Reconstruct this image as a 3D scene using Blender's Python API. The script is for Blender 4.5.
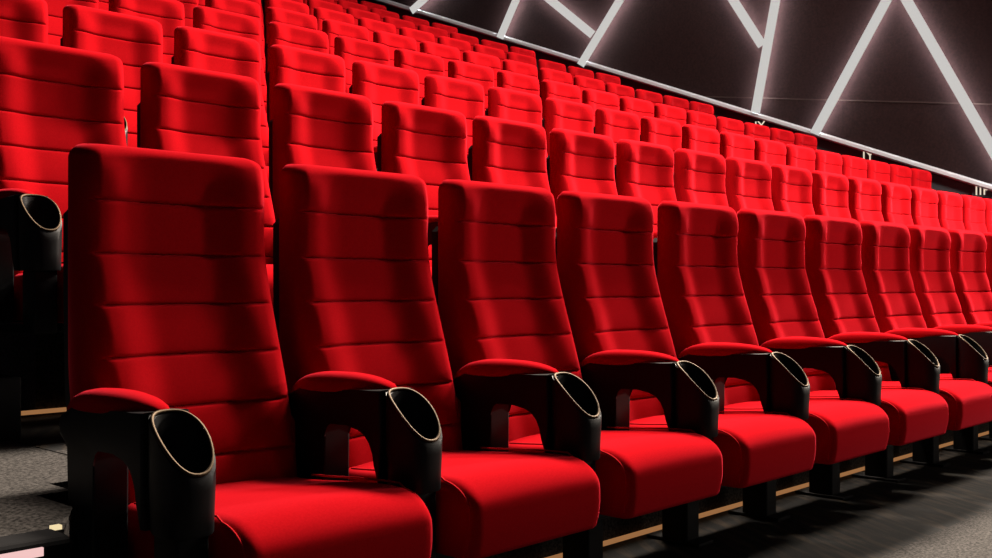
import bpy, bmesh, math
from mathutils import Vector, Matrix

for o in list(bpy.data.objects):
    bpy.data.objects.remove(o)
SC = bpy.context.scene
COL = SC.collection

# ------------------------------------------------------------------ camera
P = 0.51            # seat pitch along a row
G = 1.1383          # row spacing
R = 0.4418          # rise of each tier
TAU = 0.7604
cam = bpy.data.cameras.new('camera')
camo = bpy.data.objects.new('camera', cam)
COL.objects.link(camo)
SC.camera = camo
cam.sensor_width = 36.0
cam.lens = 36.0 * 1060 / 992
cam.shift_y = 4.5 / 992
cam.clip_start = 0.05
fwd = Vector((math.cos(TAU), math.sin(TAU), 0))
camo.location = (-0.905, -1.534, 0.845)
camo.rotation_euler = fwd.to_track_quat('-Z', 'Y').to_euler()

# ------------------------------------------------------------------ world, exposure
w = bpy.data.worlds.new('world')
SC.world = w
w.use_nodes = True
bg = w.node_tree.nodes['Background']
bg.inputs[0].default_value = (0.55, 0.42, 0.75, 1)
bg.inputs[1].default_value = 0.03
SC.view_settings.view_transform = 'Standard'
SC.view_settings.look = 'None'
SC.view_settings.exposure = 0.0
SC.view_settings.gamma = 1.0
SC.view_settings.use_curve_mapping = False


# ------------------------------------------------------------------ house lights and added fill
def area(name, loc, target, size, power, color, spread=180):
    l = bpy.data.lights.new(name, 'AREA')
    l.shape = 'DISK'
    l.size = size
    l.energy = power
    l.color = color
    l.spread = math.radians(spread)
    o = bpy.data.objects.new(name, l)
    COL.objects.link(o)
    o.location = loc
    o.rotation_euler = (Vector(target) - Vector(loc)).to_track_quat('-Z', 'Y').to_euler()
    return o


WARM = (1.0, 0.86, 0.72)
area('house_light', (7.2, 0.75, 6.0), (3.5, 0.8, 0.8), 1.3, 1180, WARM, 140)
area('house_light', (9.4, -2.0, 3.2), (7.5, 1.0, 1.0), 0.7, 660, WARM, 120)
area('house_light', (3.4, 1.3, 4.4), (1.6, 0.4, 0.5), 0.9, 340, WARM, 140)
area('house_light', (7.5, 2.4, 9.0), (4.5, 4.0, 2.0), 1.8, 1040, WARM, 130)


def spot(name, loc, target, power, color, angle):
    l = bpy.data.lights.new(name, 'SPOT')
    l.energy = power
    l.color = color
    l.spot_size = math.radians(angle)
    l.spot_blend = 0.6
    l.shadow_soft_size = 0.04
    o = bpy.data.objects.new(name, l)
    COL.objects.link(o)
    o.location = loc
    o.rotation_euler = (Vector(target) - Vector(loc)).to_track_quat('-Z', 'Y').to_euler()
    return o


spot('aisle_spot', (-0.75, 0.3, 4.4), (-0.50, 0.32, 0.44), 1500, WARM, 14)
spot('aisle_spot', (-0.3, 0.9, 4.4), (-0.12, 0.86, 0.44), 500, WARM, 12)  # second spot, added to brighten the carpet behind the landing
area('front_fill_light', (6.0, -4.5, 1.8), (4.5, 0.0, 0.4), 1.2, 38, WARM)  # low fill added in front to lift the cushion fronts


# ------------------------------------------------------------------ materials
def mat(name, color, rough=0.6, metal=0.0, spec=0.5):
    m = bpy.data.materials.new(name)
    m.use_nodes = True
    b = m.node_tree.nodes['Principled BSDF']
    b.inputs['Base Color'].default_value = (*color, 1)
    b.inputs['Roughness'].default_value = rough
    b.inputs['Metallic'].default_value = metal
    b.inputs['Specular IOR Level'].default_value = spec
    return m


def noise_color(m, c0, c1, scale, detail=4, bump=0.0, bscale=None, stretch=None, lo=0.35, hi=0.65, dist=0.002):
    nt = m.node_tree
    b = nt.nodes['Principled BSDF']
    tc = nt.nodes.new('ShaderNodeTexCoord')
    mp = nt.nodes.new('ShaderNodeMapping')
    if stretch:
        mp.inputs['Scale'].default_value = stretch
    nt.links.new(tc.outputs['Object'], mp.inputs['Vector'])
    n = nt.nodes.new('ShaderNodeTexNoise')
    n.inputs['Scale'].default_value = scale
    n.inputs['Detail'].default_value = detail
    nt.links.new(mp.outputs[0], n.inputs['Vector'])
    r = nt.nodes.new('ShaderNodeValToRGB')
    r.color_ramp.elements[0].position = lo
    r.color_ramp.elements[1].position = hi
    r.color_ramp.elements[0].color = (*c0, 1)
    r.color_ramp.elements[1].color = (*c1, 1)
    nt.links.new(n.outputs['Fac'], r.inputs['Fac'])
    nt.links.new(r.outputs['Color'], b.inputs['Base Color'])
    if bump:
        n2 = nt.nodes.new('ShaderNodeTexNoise')
        n2.inputs['Scale'].default_value = bscale or scale
        n2.inputs['Detail'].default_value = 2
        nt.links.new(tc.outputs['Object'], n2.inputs['Vector'])
        bp = nt.nodes.new('ShaderNodeBump')
        bp.inputs['Strength'].default_value = bump
        bp.inputs['Distance'].default_value = dist
        nt.links.new(n2.outputs['Fac'], bp.inputs['Height'])
        nt.links.new(bp.outputs[0], b.inputs['Normal'])
    return m


VEL = mat('red_velvet', (0.45, 0.006, 0.010), 0.9, 0, 0.0)
noise_color(VEL, (0.235, 0.0026, 0.0046), (0.265, 0.0032, 0.0056), 260, 3, 0.2, 900, dist=0.001)
vb = VEL.node_tree.nodes['Principled BSDF']
vb.inputs['Sheen Weight'].default_value = 0.22
vb.inputs['Sheen Roughness'].default_value = 0.35
vb.inputs['Sheen Tint'].default_value = (1.0, 0.07, 0.12, 1)
BLK = mat('black_plastic', (0.005, 0.005, 0.006), 0.45, 0, 0.12)
BLK2 = mat('black_shell', (0.004, 0.004, 0.005), 0.6, 0, 0.2)
CUP = mat('cup_interior', (0.004, 0.004, 0.005), 0.7, 0, 0.2)
GOLD = mat('bronze_rim', (0.05, 0.033, 0.018), 0.6, 0.9, 0.1)
PIPE = mat('red_piping', (0.34, 0.012, 0.016), 0.85, 0, 0.0)
STRIP = mat('brass_strip', (0.55, 0.36, 0.17), 0.4, 0.6)
PLANK = mat('plank_carpet', (0.02, 0.018, 0.015), 0.9, 0, 0.2)
noise_color(PLANK, (0.0035, 0.0033, 0.0034), (0.048, 0.033, 0.020), 3.0, 6, 0.4, 160, (10, 1.3, 1), 0.46, 0.80)
_nt = PLANK.node_tree
_mp = next(n for n in _nt.nodes if n.type == 'MAPPING')
_tc = next(n for n in _nt.nodes if n.type == 'TEX_COORD')
_r = _nt.nodes.new('ShaderNodeMapping')
_r.inputs['Rotation'].default_value = (0, 0, math.radians(33))
_nt.links.new(_tc.outputs['Object'], _r.inputs['Vector'])
_nt.links.new(_r.outputs[0], _mp.inputs['Vector'])
CARPET = mat('grey_carpet', (0.2, 0.18, 0.16), 0.95, 0, 0.1)
noise_color(CARPET, (0.009, 0.0082, 0.0077), (0.048, 0.044, 0.041), 120, 8, 0.6, 260, None, 0.36, 0.64, dist=0.004)
WALL = mat('brown_wall', (0.045, 0.03, 0.028), 0.9, 0, 0.03)
noise_color(WALL, (0.0058, 0.0027, 0.0030), (0.0135, 0.0064, 0.0066), 40, 8, 0.3, 90, None, 0.3, 0.7)
DARK = mat('dark_wall_base', (0.03, 0.032, 0.04), 0.6, 0, 0.3)
LEDGE = mat('pale_ledge', (0.36, 0.38, 0.43), 0.35, 0, 0.5)
RUB = mat('black_rubber', (0.004, 0.004, 0.0045), 0.9, 0, 0.1)


def emis(name, color, strength):
    m = bpy.data.materials.new(name)
    m.use_nodes = True
    nt = m.node_tree
    nt.nodes.clear()
    e = nt.nodes.new('ShaderNodeEmission')
    e.inputs[0].default_value = (*color, 1)
    e.inputs[1].default_value = strength
    out = nt.nodes.new('ShaderNodeOutputMaterial')
    nt.links.new(e.outputs[0], out.inputs[0])
    return m


BARF = emis('bar_diffuser', (1.0, 0.97, 0.93), 0.58)
BARB = emis('bar_backlight', (0.92, 1.0, 0.98), 100.0)
LEDS = emis('riser_led', (1.0, 0.45, 0.17), 0.30)
LEDP = emis('step_led', (1.0, 0.62, 0.60), 0.9)
LEDY = emis('step_glow', (1.0, 0.8, 0.45), 0.9)
NUM = emis('row_sign_glow', (1.0, 0.85, 0.65), 0.8)


# ------------------------------------------------------------------ helpers
def obj(name, bm, m, parent=None, smooth=False, mods=None):
    me = bpy.data.meshes.new(name)
    bmesh.ops.recalc_face_normals(bm, faces=bm.faces)
    bm.to_mesh(me)
    bm.free()
    for mm in (m if isinstance(m, (list, tuple)) else [m]):
        me.materials.append(mm)
    if smooth:
        for p_ in me.polygons:
            p_.use_smooth = True
    o = bpy.data.objects.new(name, me)
    COL.objects.link(o)
    if parent:
        o.parent = parent
    return o


def box(bm, x0, x1, y0, y1, z0, z1, bev=0.0):
    r = bmesh.ops.create_cube(bm, size=1)
    for v in r['verts']:
        v.co = Vector(((x0 + x1) / 2 + v.co.x * (x1 - x0), (y0 + y1) / 2 + v.co.y * (y1 - y0), (z0 + z1) / 2 + v.co.z * (z1 - z0)))
    if bev:
        es = list({e for v in r['verts'] for e in v.link_edges})
        bmesh.ops.bevel(bm, geom=es, offset=bev, segments=3, affect='EDGES', profile=0.5)


def nb():
    return bmesh.new()


def sharpen(o, deg=35):
    o.data.set_sharp_from_angle(angle=math.radians(deg))


def struct(name, bm, m):
    o = obj(name, bm, m)
    o['kind'] = 'structure'
    return o


def tag(o, label, cat, group=None):
    o['label'] = label
    o['category'] = cat
    if group:
        o['group'] = group
    return o


def tube(bm, pts, rad, closed=False, seg=8):
    n = len(pts)
    rings = []
    for i, p in enumerate(pts):
        p = Vector(p)
        a = Vector(pts[(i - 1) % n]) if closed or i > 0 else p
        b = Vector(pts[(i + 1) % n]) if closed or i < n - 1 else p
        t = (b - a).normalized()
        up = Vector((0, 0, 1)) if abs(t.z) < 0.9 else Vector((1, 0, 0))
        s = t.cross(up).normalized()
        u = s.cross(t)
        rings.append([bm.verts.new(p + rad * (math.cos(2 * math.pi * k / seg) * s + math.sin(2 * math.pi * k / seg) * u)) for k in range(seg)])
    m = n if closed else n - 1
    for i in range(m):
        A, B = rings[i], rings[(i + 1) % n]
        for k in range(seg):
            bm.faces.new((A[k], A[(k + 1) % seg], B[(k + 1) % seg], B[k]))
    if not closed:
        bm.faces.new(rings[0])
        bm.faces.new(rings[-1][::-1])


def loft(bm, rings, cap0=True, cap1=True):
    V = [[bm.verts.new(p) for p in r] for r in rings]
    for A, B in zip(V, V[1:]):
        n = len(A)
        for k in range(n):
            bm.faces.new((A[k], A[(k + 1) % n], B[(k + 1) % n], B[k]))
    if cap0:
        bm.faces.new(V[0])
    if cap1:
        bm.faces.new(V[-1][::-1])
    return V


def interp(tab, x):
    if x <= tab[0][0]:
        return tab[0][1]
    for i in range(len(tab) - 1):
        (a, fa), (b, fb) = tab[i], tab[i + 1]
        if x <= b:
            p0 = tab[max(i - 1, 0)]
            p3 = tab[min(i + 2, len(tab) - 1)]
            h = b - a
            t = (x - a) / h
            ma = (fb - p0[1]) / (b - p0[0])
            mb = (p3[1] - fa) / (p3[0] - a)
            return (2 * t**3 - 3 * t**2 + 1) * fa + (t**3 - 2 * t**2 + t) * h * ma + (-2 * t**3 + 3 * t**2) * fb + (t**3 - t**2) * h * mb
    return tab[-1][1]


def sstep(t):
    t = max(0.0, min(1.0, t))
    return t * t * (3 - 2 * t)


# ------------------------------------------------------------------ structure: tiers, wall, trims
def wallX(y):
    return 10.35 - 0.237 * (y - 2.78)


def tier_left(k):
    return 0.255 * k - 0.045


bm = nb()
box(bm, -4, 11.6, -0.14, 0.56, -0.12, 0.0)
struct('floor', bm, PLANK)
bm = nb()
box(bm, -4, 12.6, -6, -0.14, -0.12, 0.002)
struct('floor', bm, CARPET)
NROW = 9
for k in range(1, NROW + 1):
    ys = 0.56 + G * (k - 1)
    ye = ys + G if k < NROW else ys + 1.6
    ym = G * k - 0.14
    for y0, y1, fm, low in ((ys, ym, CARPET, .9), (ym, ye, PLANK, .6)):
        bm = nb()
        x0 = tier_left(k)
        xa, xb = wallX(y0) + .02, wallX(y1) + .02
        zt = R * k
        vs = [bm.verts.new(v) for v in [(x0, y0, zt - low), (xa, y0, zt - low), (xb, y1, zt - low), (x0, y1, zt - low), (x0, y0, zt), (xa, y0, zt), (xb, y1, zt), (x0, y1, zt)]]
        for f in [(0, 3, 2, 1), (4, 5, 6, 7), (0, 1, 5, 4), (1, 2, 6, 5), (2, 3, 7, 6), (3, 0, 4, 7)]:
            bm.faces.new([vs[i] for i in f])
        struct('floor', bm, fm)
# glowing LED strips at the foot of each riser
for k in range(0, 3):
    bm = nb()
    y = 0.545 + G * k
    box(bm, tier_left(k) - 0.0, min(wallX(y) - .02, 10.8), y - 0.004, y + 0.015, R * k + 0.008, R * k + 0.020, 0.003)
    struct('trim_%d' % (k + 1), bm, LEDS)
# aisle landing beside the front row and the steps climbing past the second row
bm = nb()
pl = [(-3.0, 0.187), (-0.13, 0.187), (-0.042, 0.345), (-0.042, 0.50), (-3.0, 0.50)]
lo_ = [bm.verts.new((x, y, -0.1)) for x, y in pl]
hi_ = [bm.verts.new((x, y, 0.44)) for x, y in pl]
bm.faces.new(lo_[::-1])
bm.faces.new(hi_)
for i in range(5):
    bm.faces.new((lo_[i], lo_[(i + 1) % 5], hi_[(i + 1) % 5], hi_[i]))
box(bm, -3.0, 0.026, 0.50, 0.60, -0.1, 0.44)
box(bm, -3.0, 0.215, 0.60, 1.30, -0.1, 0.44)
box(bm, -3.0, -0.152, 0.12, 0.19, -0.1, 0.38)
struct('floor', bm, CARPET)
for j in range(9):
    bm = nb()
    xr = 0.225 + 0.255 * (j // 3)
    y0 = 1.246 + 0.379 * j
    box(bm, -3.0, xr, y0 + .03, y0 + 0.43, 0.30 + 0.147 * j, 0.598 + 0.147 * j)
    struct('floor', bm, CARPET)
    bm = nb()
    box(bm, -3.0, xr + 0.012, y0, y0 + 0.03, 0.44 + 0.147 * j, 0.604 + 0.147 * j, 0.006)
    box(bm, xr, xr + 0.012, y0 + .03, y0 + 0.379, 0.44 + 0.147 * j, 0.604 + 0.147 * j, 0.004)
    struct('trim_%d' % (10 + j), bm, RUB)

# side wall with the light pattern
bm = nb()
ya, yb = -3.0, 12.2
vs = []
for (dx) in (0, 0.25):
    for y in (ya, yb):
        for z in (-0.2, 10.0):
            vs.append(bm.verts.new((wallX(y) + dx, y, z)))
for f in [(0, 1, 3, 2), (4, 6, 7, 5), (0, 4, 5, 1), (2, 3, 7, 6), (1, 5, 7, 3), (0, 2, 6, 4)]:
    bm.faces.new([vs[i] for i in f])
struct('wall_right', bm, WALL)
bm = nb()
box(bm, -3.0, 8.5, 0.56 + G * 8 + 1.6, 0.56 + G * 8 + 1.8, -.2, 10)
struct('wall_back', bm, WALL)

WN = Vector((-1, -0.237, 0)).normalized()      # wall normal into the room


def wp(y, z, off=0.0):
    return Vector((wallX(y), y, z)) + WN * off


def wallbar(bm, a, b, width, o0, o1, ext=0.0):
    A, B = Vector((0, a[0], a[1])), Vector((0, b[0], b[1]))
    d = (B - A).normalized()
    A, B = A - d * ext, B + d * ext
    n = Vector((0, -d.z, d.y)) * width / 2
    q = [A + n, A - n, B - n, B + n]
    v = [bm.verts.new(wp(p.y, p.z, o)) for o in (o0, o1) for p in q]
    for f in [(0, 1, 2, 3), (4, 7, 6, 5), (0, 4, 5, 1), (1, 5, 6, 2), (2, 6, 7, 3), (3, 7, 4, 0)]:
        bm.faces.new([v[i] for i in f])


def ledge_z(y):
    return 1.855 + (y - 2.271) * 0.3940


# dark dado below the ledge, following the rake
bm = nb()
v = []
for o in (0.0, 0.02):
    for (y, z) in [(-3, -.1), (11.5, 3.2), (11.5, ledge_z(11.5)), (-3, ledge_z(-3))]:
        v.append(bm.verts.new(wp(y, z, o)))
for f in [(0, 1, 2, 3), (4, 7, 6, 5), (0, 4, 5, 1), (1, 5, 6, 2), (2, 6, 7, 3), (3, 7, 4, 0)]:
    bm.faces.new([v[i] for i in f])
struct('trim_20', bm, DARK)
bm = nb()
wallbar(bm, (-3, ledge_z(-3) - .033), (11.5, ledge_z(11.5) - .033), 0.062, 0.0, 0.10)
bmesh.ops.bevel(bm, geom=list(bm.edges), offset=0.014, segments=3, affect='EDGES')
struct('trim_21', bm, LEDGE)
bm = nb()
wallbar(bm, (7.2, 3.262), (-1.5, 2.24), 0.012, 0.0, 0.006)
struct('trim_22', bm, mat('seam_bead', (0.022, 0.012, 0.011), 0.8, 0, 0.1))

# glowing bars on the wall
bars = [
    ('white glowing bar on brown wall, shortest visible piece at the top beside the highest seats', (8.55, 5.01), (9.29, 4.54)),
    ('white glowing bar rising alone from the ledge, second from the highest seats', (7.60, 4.68), (7.94, 4.01)),
    ('white glowing bar slanting down to meet a longer bar just above the ledge', (7.49, 4.64), (6.66, 3.90)),
    ('white glowing bar rising right from the ledge, joined near its foot by a second bar', (5.67, 5.19), (6.82, 3.54)),
    ('white glowing bar slanting down to join the side of the nearly upright bar', (5.56, 5.15), (4.615, 3.53)),
    ('steepest white glowing bar on brown wall, nearly upright from the ledge', (4.20, 5.49), (4.69, 2.78)),
    ('white glowing bar, left side of the big peak on the brown wall', (3.25, 3.98), (4.05, 2.49)),
    ('white glowing bar, right side of the big peak, running down out of view', (3.16, 3.92), (2.02, 1.60)),
]
for lab, a, b in bars:
    a, b = (a[0] - 0.06, a[1]), (b[0] - 0.06, b[1])
    t = bpy.data.objects.new('light_bar', None)
    COL.objects.link(t)
    t.location = wp(b[0], b[1])
    tag(t, lab, 'light bar', 'glowing bars on the side wall')
    inv = Matrix.Translation(-t.location)
    bm = nb()
    wallbar(bm, a, b, 0.10, 0.10, 0.115)
    bmesh.ops.transform(bm, matrix=inv, verts=bm.verts)
    obj('diffuser', bm, BARF, t)
    bm = nb()
    wallbar(bm, a, b, 0.045, 0.080, 0.098, -0.04)
    bmesh.ops.transform(bm, matrix=inv, verts=bm.verts)
    obj('backlight', bm, BARB, t)


# small lit row signs below the ledge
def sign(y, z, chars, lab):
    t = bpy.data.objects.new('row_sign', None)
    COL.objects.link(t)
    t.location = wp(y, z, 0.03)
    tag(t, lab, 'sign', 'lit row signs under the ledge')
    ang = math.atan2(-0.237, -1)
    bm = nb()
    box(bm, -0.10, 0.10, -0.008, 0.008, -0.07, 0.07, 0.003)
    pl = obj('plate', bm, DARK, t)
    cu = bpy.data.curves.new('lettering', 'FONT')
    cu.body = chars
    cu.size = 0.15
    cu.extrude = 0.002
    cu.align_x = 'CENTER'
    cu.align_y = 'CENTER'
    tmp = bpy.data.objects.new('tmp', cu)
    COL.objects.link(tmp)
    me = bpy.data.meshes.new_from_object(tmp.evaluated_get(bpy.context.evaluated_depsgraph_get()))
    bpy.data.objects.remove(tmp)
    bpy.data.curves.remove(cu)
    me.materials.clear()
    me.materials.append(NUM)
    lo = bpy.data.objects.new('lettering', me)
    COL.objects.link(lo)
    lo.parent = t
    lo.location = (0, -0.012, 0)
    lo.rotation_euler = (math.pi / 2, 0, 0)
    # local -Y faces the room
    t.rotation_euler = (0, 0, math.atan2(WN.y, WN.x) + math.pi / 2)


sign(3.449, 2.215, 'IY', 'tiny lit row sign under the ledge, above the third row from the front')
sign(2.353, 1.80, 'IIP', 'tiny lit row sign under the ledge, lowest one near the picture edge')
sign(4.60, 2.63, 'IY', 'tiny dim row sign just showing over the fifth row seats')

# nosing with a light strip on the aisle landing
bm = nb()
box(bm, -3.0, -0.15, 0.107, 0.187, 0.385, 0.448, 0.012)
nos = obj('step_nosing', bm, RUB)
tag(nos, 'black step nosing with inset pink-white light strip, left of the front row', 'step nosing')
bm = nb()
box(bm, -2.9, -0.20, 0.101, 0.110, 0.424, 0.437)
ls = obj('light_strip', bm, LEDP, nos)
bm = nb()
box(bm, -0.148, -0.132, 0.188, 0.20, 0.434, 0.447)
obj('end_lamp', bm, LEDY, nos)

# ------------------------------------------------------------------ the seat
SEAMS = [1.012, 0.905, 0.802, 0.700, 0.597, 0.496]
YF = [(0.28, 0.325), (0.42, 0.345), (0.5, 0.360), (0.6, 0.388), (0.73, 0.430), (0.83, 0.461), (0.90, 0.478), (0.96, 0.484), (1.04, 0.482), (1.126, 0.486)]
YB = [(0.28, 0.46), (0.45, 0.50), (0.62, 0.545), (0.80, 0.552), (1.126, 0.552)]
XC, HW, TOP = 0.248, 0.219, 1.126


def back_mesh():
    bm = nb()
    zs = set()
    z = 0.30
    while z < TOP - 0.04:
        zs.add(round(z, 4))
        z += 0.017
    for s in SEAMS:
        zs = {q for q in zs if abs(q - s) > 0.014}
        for d in (-.013, -.008, -.005, -.0025, 0, .0025, .005, .008, .013):
            zs.add(round(s + d, 4))
    Rc = 0.031
    for i in range(0, 13):
        a = math.pi / 2 * i / 12
        zs.add(round(TOP - Rc + Rc * math.sin(a), 5))
    zs = sorted(zs)
    rings = []
    edges = [0.28] + SEAMS[::-1] + [TOP + 0.02]
    for z in zs:
        hw = HW
        if z < 0.7:
            hw = HW - 0.010 * sstep((0.7 - z) / 0.4)
        rt = 0.028
        tz = z - (TOP - Rc)
        if tz > 0:
            hw = HW - (Rc - math.sqrt(max(Rc * Rc - tz * tz, 0)))
        tf = z - (TOP - rt)
        shr = rt - math.sqrt(max(rt * rt - tf * tf, 0)) if tf > 0 else 0
        yf, yb = interp(YF, z) + shr, interp(YB, z) - shr * 0.9
        puff = 0
        for a, b in zip(edges, edges[1:]):
            if a <= z <= b:
                t = (z - a) / (b - a)
                puff = 0.006 * (4 * t * (1 - t)) ** 0.6
        groove = max(0.006 * math.exp(-((z - s) / 0.0028) ** 2) for s in SEAMS)
        headp = 0.004 * sstep((z - 0.98) / 0.05) * (1 - sstep((z - 1.07) / 0.05))
        re = 0.032
        pts = []
        NU = 34
        xs = [-1 + 2 * i / NU for i in range(NU + 1)]
        us = [math.copysign(abs(u) ** 0.8, u) for u in xs]
        for u in us:
            x = u * hw
            ax = abs(x)
            e = 0
            if ax > hw - re:
                q = (ax - (hw - re)) / re
                e = re * (1 - math.sqrt(max(1 - q * q, 0)))
            bol = 0.026 * sstep((abs(u) - 0.30) / 0.46)
            tb = sstep((z - (TOP - 0.075)) / 0.065)
            bol = bol * (1 - tb) + 0.020 * tb
            lowk = 0.55 + 0.45 * sstep((z - 0.45) / 0.3)
            m = 1 - sstep((abs(u) - 0.84) / 0.08)
            y = yf + 0.024 - bol * lowk - 0.024 * (1 - lowk) + e + (groove - puff - headp) * m
            pts.append((XC + x, min(y, yb - 0.002), z))
        # back contour
        for q in (1.0, 0.96, 0.85, 0.5, 0, -0.5, -0.85, -0.96, -1.0):
            aq = abs(q)
            dy = 0.0 if aq < 0.9 else (0.004 if aq < 0.99 else 0.014)
            pts.append((XC + q * hw, max(yb - dy, pts[0][1] + .001), z))
        rings.append(pts)
    loft(bm, rings)
    return bm


def cushion_mesh():
    bm = nb()
    x0, x1 = 0.050, 0.463
    hw = (x1 - x0) / 2
    xc = (x0 + x1) / 2
    rings = []
    # side profile (y, z) loop around, sections across x
    NX = 26
    us = [-1 + 2 * i / NX for i in range(NX + 1)]
    us = [math.copysign(1 - (1 - abs(u)) ** 1.6, u) for u in us]
    for u in us:
        e = 0
        r = 0.022
        ax = abs(u) * hw
        if ax > hw - r:
            q = (ax - (hw - r)) / r
            e = r * (1 - math.sqrt(max(1 - q * q, 0)))
        crown = 0.010 * (1 - u * u) ** 0.8
        loop = []
        yfr, ztop, zbot = -0.080, 0.452, 0.298
        # top from back to front
        for i in range(9):
            y = 0.36 - (0.36 - 0.02) * i / 8
            z = 0.428 + 0.024 * sstep((0.36 - y) / 0.34)
            loop.append((y, z + crown - e))
        for i in range(1, 9):           # front-top rounding
            a = math.pi / 2 * i / 9
            rx, rz = 0.090, 0.060
            loop.append((yfr + rx - rx * math.sin(a) + e, ztop - rz + rz * math.cos(a) + crown * math.cos(a) - e * math.cos(a)))
        for i in range(0, 6):           # front face bulge
            t = i / 5
            loop.append((yfr + e - 0.004 * math.sin(math.pi * t) + 0.008 * t, ztop - 0.060 - (ztop - 0.060 - zbot - 0.015) * t))
        for i in range(1, 4):
            a = math.pi / 2 * i / 3
            loop.append((yfr + 0.008 + e + 0.015 * (1 - math.cos(a)), zbot + 0.015 - 0.015 * math.sin(a) + e * .3))
        loop.append((0.1, zbot + e * .3))
        loop.append((0.36, zbot + e * .3))
        rings.append([(xc + u * hw, y, z) for y, z in loop])
    loft(bm, rings)
    return bm


def seat_root(name='cinema_seat'):
    return bpy.data.objects.new(name, None)


def piping_mesh(x):
    bm = nb()
    pts = []
    for i in range(7):
        y = 0.30 - 0.28 * i / 6
        pts.append((x, y, 0.4375 + 0.02 * sstep((0.36 - y) / 0.34)))
    for i in range(1, 9):
        a = math.pi / 2 * i / 9
        pts.append((x, -0.066 + 0.085 - 0.085 * math.sin(a), 0.392 + 0.058 * math.cos(a)))
    for z in (0.385, 0.35, 0.315):
        pts.append((x, -0.066 + (0.385 - z) * 0.08, z))
    tube(bm, pts, 0.0022, seg=6)
    return bm


def arm_meshes():
    out = [(0.425, 0.562), (0.432, 0.580), (0.422, 0.600), (0.38, 0.617), (0.25, 0.622), (0.15, 0.628), (0.088, 0.632),
           (0.088, 0.437),
           (0.100, 0.436), (0.103, 0.478), (0.110, 0.505), (0.122, 0.526), (0.140, 0.542), (0.165, 0.551), (0.207, 0.557), (0.265, 0.555), (0.280, 0.545), (0.284, 0.52),
           (0.284, 0.276), (0.385, 0.276), (0.385, 0.545), (0.395, 0.556)]
    bm = nb()
    hw = 0.036
    A = [bm.verts.new((-hw, y, z)) for y, z in out]
    B = [bm.verts.new((hw, y, z)) for y, z in out]
    fa = bm.faces.new(A)
    fb = bm.faces.new(B[::-1])
    n = len(out)
    for i in range(n):
        bm.faces.new((A[i], B[i], B[(i + 1) % n], A[(i + 1) % n]))
    es = [e for e in bm.edges if abs(e.verts[0].co.x - e.verts[1].co.x) < 1e-6]
    bmesh.ops.bevel(bm, geom=es, offset=0.011, segments=3, affect='EDGES', profile=0.5, clamp_overlap=True)
    for v in bm.verts:
        v.co.x *= interp([(0.08, 1.27), (0.13, 1.15), (0.20, 1.0), (0.30, 0.93), (0.44, 0.86)], v.co.y)
    # cup post: outer shell, slanted lip, inner well
    N = 36

    def ell(a, b, z, dy=0.036, pin=1.0):
        r = []
        for k in range(N):
            t = 2 * math.pi * k / N
            ct = math.cos(t)
            x = a * math.copysign(abs(ct) ** (min(1.0, pin + 0.12) if t > math.pi else pin), ct)
            y = dy + b * math.sin(t)
            zz = z if z is not None else 0.590 + 0.90 * (y - 0.036) + 0.006 * math.cos(2 * t)
            r.append((x, y, zz))
        return r
    top_o = [(x, y, z - 0.004) for x, y, z in ell(0.0465, 0.056, None, pin=0.5)]
    top_i = [(x, y, z - 0.001) for x, y, z in ell(0.041, 0.049, None, pin=0.75)]
    mid = [(x, y, min(0.52, z - 0.02)) for (x, y, z) in top_o]
    rings = [ell(0.043, 0.050, 0.436, pin=0.5), ell(0.0445, 0.0525, 0.440, pin=0.5), ell(0.0455, 0.054, 0.48, pin=0.5), mid, top_o, top_i,
             ell(0.038, 0.044, 0.50), ell(0.036, 0.042, 0.452)]
    loft(bm, rings, True, True)
    # lower side panel between the cushions
    box(bm, -0.030, 0.030, 0.002, 0.078, 0.275, 0.438, 0.006)
    box(bm, -0.02, 0.02, 0.07, 0.40, 0.275, 0.30, 0.004)
    bm2 = nb()
    ring = [(x, y, z + 0.0005) for x, y, z in ell(0.044, 0.0525, None, pin=0.72)]
    tube(bm2, ring, 0.0032, closed=True, seg=8)
    # upholstered pad
    bm3 = nb()
    rings = []
    NP = 18
    for i in range(NP + 1):
        t = i / NP
        y = 0.440 - (0.440 - 0.092) * t
        s = math.sin(math.pi * min(max(t, 0.0), 1.0)) ** 0.55 if 0 < t < 1 else 0.0
        hwid = 0.008 + 0.030 * s
        zb = interp([(0.09, 0.628), (0.15, 0.626), (0.25, 0.620), (0.38, 0.614), (0.44, 0.598)], y)
        h = 0.004 + 0.034 * (math.sin(math.pi * t ** 0.9) ** 0.6 if 0 < t < 1 else 0)
        r = []
        for k in range(20):
            a = 2 * math.pi * k / 20
            ca, sa = math.cos(a), math.sin(a)
            x = hwid * math.copysign(abs(ca) ** 0.75, ca)
            z = zb + (h * abs(sa) ** 0.8 if sa > 0 else -0.008 * abs(sa))
            r.append((x, y, z))
        rings.append(r)
    loft(bm3, rings)
    return bm, bm2, bm3


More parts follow.
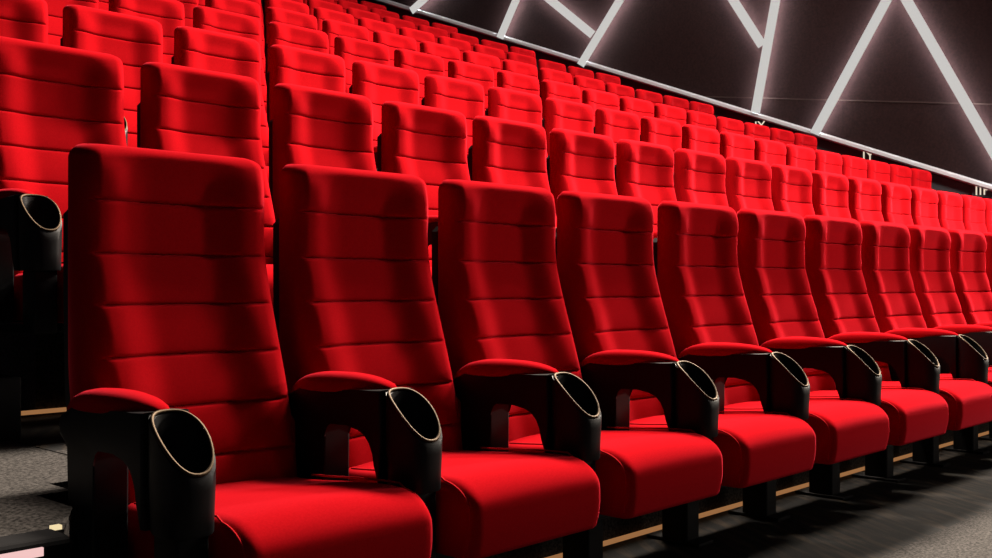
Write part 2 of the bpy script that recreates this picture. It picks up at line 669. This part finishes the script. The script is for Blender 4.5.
def link_seat_parts(t):
    for nm, f, m in (('backrest', back_mesh, VEL), ('seat_cushion', cushion_mesh, VEL)):
        o = obj(nm, f(), m, t, True)
        if nm == 'seat_cushion':
            sharpen(o, 50)
            for x in (0.054, 0.457):
                obj('piping', piping_mesh(x), PIPE, o, True)
        else:
            sharpen(o, 60)
    # black moulded shell behind the upholstery
    bm = nb()
    rings = []
    for z in [0.28, 0.32, 0.45, 0.62, 0.8, 0.95, 0.985, 1.0]:
        yb = interp(YB, z)
        hw = HW - 0.004 - (0.012 if z > 0.99 else 0.0)
        a, b = yb - 0.006, yb + 0.024 - (0.006 if z > .99 else 0)
        r = []
        for x, y in [(-1, a), (1, a), (1, b - .008), (.96, b), (0, b + .004), (-.96, b), (-1, b - .008)]:
            r.append((XC + x * hw, y, z))
        rings.append(r)
    loft(bm, rings)
    o = obj('back_shell', bm, BLK2, t, True)
    sharpen(o, 30)
    bm = nb()
    box(bm, 0.055, 0.455, 0.04, 0.44, 0.276, 0.302, 0.006)
    obj('seat_pan', bm, BLK2, t)
    add_arm(t, 0.0)


def add_arm(t, x):
    a, b, c = arm_meshes()
    o = obj('armrest', a, BLK, t, True)
    sharpen(o, 40)
    o.location.x = x
    r = obj('cup_rim', b, GOLD, o, True)
    q = obj('arm_pad', c, VEL, o, True)
    bm = nb()
    box(bm, -0.036, 0.036, 0.38, 0.48, 0.0, 0.30, 0.006)
    l = obj('leg', bm, BLK2, t)
    l.location.x = x
    bm = nb()
    box(bm, -0.045, 0.045, 0.33, 0.535, 0.0, 0.012, 0.003)
    f = obj('foot_plate', bm, BLK2, l)


proto = seat_root()
COL.objects.link(proto)
link_seat_parts(proto)


def copy_tree(o, parent=None):
    c = o.copy()
    COL.objects.link(c)
    c.parent = parent
    if parent is not None:
        c.matrix_parent_inverse = o.matrix_parent_inverse
    for ch in list(o.children):
        if not ch.get('_copy_block'):
            copy_tree(ch, c)
    return c


ORD = ['first', 'second', 'third', 'fourth', 'fifth', 'sixth', 'seventh', 'eighth', 'ninth', 'tenth', 'eleventh', 'twelfth', 'thirteenth',
       'fourteenth', 'fifteenth', 'sixteenth', 'seventeenth', 'eighteenth', 'nineteenth', 'twentieth', 'twenty-first']
ROWN = ['front', 'second', 'third', 'fourth', 'fifth', 'sixth', 'seventh', 'eighth', 'ninth']
# seats in view of each row, from the aisle side
RANGE = [(0, 11), (0, 17), (0, 18), (0, 17), (2, 16), (4, 15), (6, 14), (7, 13), (9, 12)]
DX0 = [0.008, 0, 0, -0.016, 0, 0, 0, 0, -0.01, -0.016, 0, 0]
templates = list(proto.children)
for ch in templates:
    if ch.name.startswith('back'):
        ch.location.x = 0.0
first = True
for k, (n0, n1) in enumerate(RANGE):
    last = 20 - k
    for n in range(n0, n1 + 1):
        if first:
            o = proto
            first = False
        else:
            o = proto.copy()
            COL.objects.link(o)
            for ch in templates:
                copy_tree(ch, o)
        o.location = ((0.5 * k + n) * P, G * k, R * k)
        if k == 0 and n > 0 and DX0[n]:
            for ch in o.children:
                if ch.name.startswith('back'):
                    ch.location.x = DX0[n]
        if k < 2:
            lab = 'red upholstered cinema seat with cup-holder armrest, %s row, %s from the aisle steps' % (ROWN[k], ORD[n])
            if k == 0 and n == 0:
                lab = 'red cinema seat nearest the camera, front row beside the aisle steps'
        else:
            m = last - n
            lab = 'red cinema seat in the %s row from the front, %s from the patterned wall' % (ROWN[k], ORD[m])
        tag(o, lab, 'seat', 'red cinema seats in raked rows')
        if n == last:
            ends = o
            add_arm(o, P)

for ch in proto.children:
    if ch.name.startswith('back'):
        ch.location.x = DX0[0]
